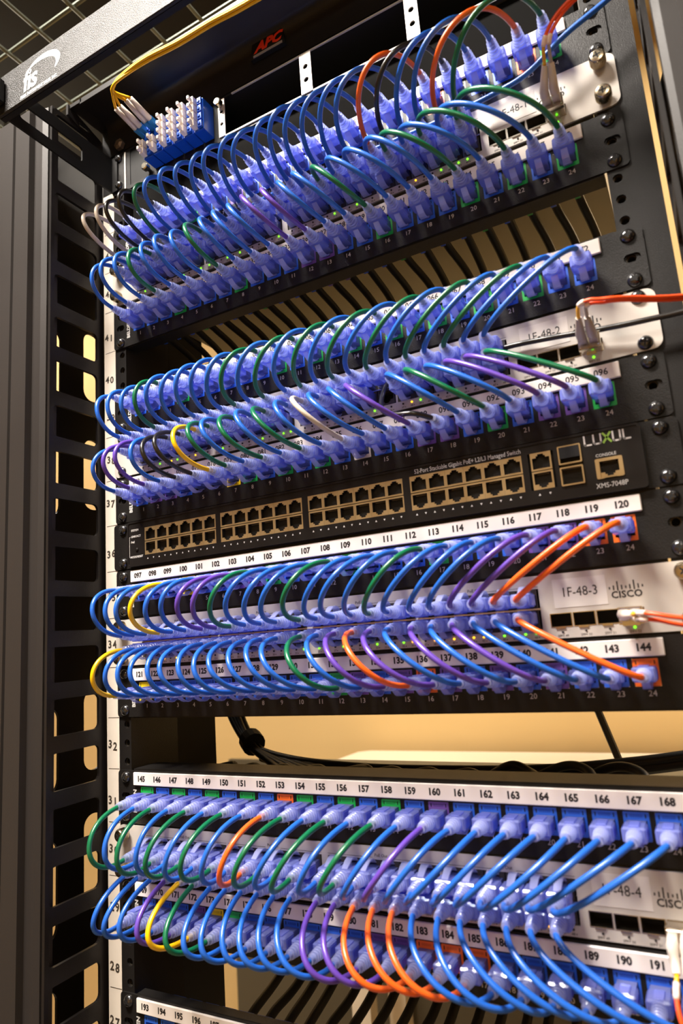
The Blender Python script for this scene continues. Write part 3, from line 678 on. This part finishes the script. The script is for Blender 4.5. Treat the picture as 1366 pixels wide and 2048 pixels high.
# yellow fibre cords dropping into the blue adapters
for q, (px, pz) in enumerate(((53, 432.5), (66, 434.5))):
    dx = 1.6*q
    t = thing('fibre_cable', ['yellow twin fibre cord plugged into the leftmost blue adapter', 'yellow twin fibre cord plugged into the second blue adapter from the left'][q], 'fibre cable', (px, -20, pz))
    for k in range(2):
        o = Vector((px, -20, pz)); xx = px+(-2.6+5.6*k)*1.0; zz = pz-8*k*0
        b = MB(); b.box(xx-2.3-px, xx+2.3-px, -8, 4, -3, 3, 0, .5); b.build('connector', mat('blue_connector', '#2f7fc0', 0.3), t)
        R = [(xx, -27, zz), (xx-1, -38, zz+3), (xx-3+dx*.5, -50, zz+7)]
        b = MB(); b.tube([Vector(p)-o for p in R], [3.0, 2.9, 2.4], 10); b.build('connector_boot', BOOTW, t, True)
        E_ = [R[2], (54+dx+k, -60, 444.5+k), (58+dx+k, -64, 446.3+k*1.2), (68+k, -65, 449+dx+k*1.4), (98, -62-k*2, 454+dx+k*1.6), (138, -60-k*2, 453+dx+k*1.5), (174, -60-k*2, 452.5+dx+k*1.5), (204, -60-k*2, 450+dx+k*1.5), (240, -60-k*2, 449+dx+k*1.5), (300, -58-k*2, 452+dx)]
        Q = spline(E_, 6); b = MB(); b.tube([p-o for p in Q], 1.35, 8); b.build('jacket', YEF, t, True)

# ---------------------------------------------------------------- black bulk cables behind the panels
def bulk(P, r, label, grp=None):
    b = MB(); b.tube(spline(P, 7), r, 9); return solid(b, 'bulk_cable', BULK, label, 'cable', grp, True)
for n in range(1, 25):
    x = JX(n); z = uz(41, 20); r_ = random.uniform(-3, 3)
    k = (24-n)/23
    bulk([(x, 36, z), (x+1, 50, z-3), (x+5+r_, 85, z-18), (x+8+r_-14*k, 125, z-48), (x+6+r_-30*k, 165, z-84), (x-50*k, 215, z-96)], 3.3,
         'thick black cable behind the panel 025 to 048 dropping from port %03d' % (24+n), 'black cables behind the panel 025 to 048')
for n in range(5, 25):
    x = JX(n); z = uz(27, 24); r_ = random.uniform(-3, 3)
    bulk([(x, 34, z), (x-1, 48, z+3), (x+r_-2, 80, z+8), (x+r_-3, 125, z+22), (x+1+r_, 158, z+42), (x+6, 166, z+68)], 3.7,
         'thick black cable rising behind port %d of the bottom panel' % (192+n), 'black cables behind the bottom panel')
for k in range(11):
    n_ = 3+2*k; x0 = JX(n_); q = random.uniform(-3, 3); zz = 6 if n_ > 18 else 0
    bulk([(x0, 36, uz(31, 16)), (x0+1, 50, uz(31, 19)), (x0+2+q, 66, uz(31, 26+zz)), (x0-6+q, 80, uz(31, 31+zz+q)), (x0-24+q, 92, uz(31, 31+zz)), (x0-52, 100, uz(31, 24))], 3.4,
         'black cable looping up behind the strip number %03d' % (144+n_), 'black cables above the panel 145 to 168')
for k in range(4):
    a = k*2.2; b_ = (k % 2)*7
    bulk([(520, 120+b_, uz(32, 10-a)), (455, 112+b_, uz(31, 44-a)), (403, 108+b_, uz(31, 37-a)), (330, 104+b_, uz(31, 31-a)), (233, 104+b_, uz(31, 29-a)), (173, 108+b_, uz(31, 29-a)), (114, 116+b_, uz(31, 31-a)), (74, 126+b_*.6, uz(31, 34-a)), (50, 134, uz(31, 37-a))], 4.2,
         'black trunk cable lying behind panel 145 to 168, '+('topmost', 'second', 'third', 'lowest')[k]+' of four', 'trunk cables behind the panel 145 to 168')
for k in range(6):
    dx = (k % 3)*7-7; dy = (k//3)*7
    bulk([(-30+dx, 184+dy, uz(33, 20)), (-20+dx, 176+dy, uz(32, 40)), (-8+dx*.7, 166+dy, uz(32, 24)), (10+dx*.5, 154+dy, uz(32, 9)), (30+dx*.4, 141+dy, uz(31, 43)), (52+dx*.3, 128+dy, uz(31, 36)), (84+9*k, 108, uz(31, 28)), (104+10*k, 84, uz(31, 27)), (100+11*k, 62, uz(31, 18))], 3.6,
         'black cable of the tied bundle falling behind the left of the gap, strand %s' % ('front left', 'front middle', 'front right', 'rear left', 'rear middle', 'rear right')[k], 'tied bundle of black cables in the gap')
b = MB(); b.tube(spline([(26, 148, uz(32, 2)), (36, 141, uz(31, 42))], 4), 12.5, 14); solid(b, 'cable_tie', BLACKM, 'black hook and loop strap around the cable bundle in the gap', 'cable tie')
b = MB(); b.tube([(335, 330, uz(34, 0)), (350, 330, uz(32, 20)), (372, 330, uz(30, 30))], 4, 8); solid(b, 'bulk_cable', BULK, 'single black cable hanging diagonally in front of the cream table', 'cable')
for k in range(5):
    yy = 62+13*k
    bulk([(516+3*k, yy+10, 345), (506+3*k, yy+4, 312), (502.5+2.2*k, yy, 282), (502+2.2*k, yy, 250), (506+2.5*k, yy, 218), (516+3*k, yy+4, 188), (534+3*k, yy+8, 160)], 5.6,
         'fat black cable in the bundle beyond the right rail, '+('nearest', 'second', 'third', 'fourth', 'farthest')[k]+' strand', 'black bundle beyond the right rail')
b = MB(); b.tube(spline([(-20, -160, 372), (0, -152, 360), (-6, -150, 335), (-16, -150, 316), (-40, -150, 280), (-80, -150, 250)], 6), 1.3, 8)
solid(b, 'thin_wire', CCOL['w'], 'thin pale cord dangling in front of the left post below the guard bar', 'cord', smooth=True)
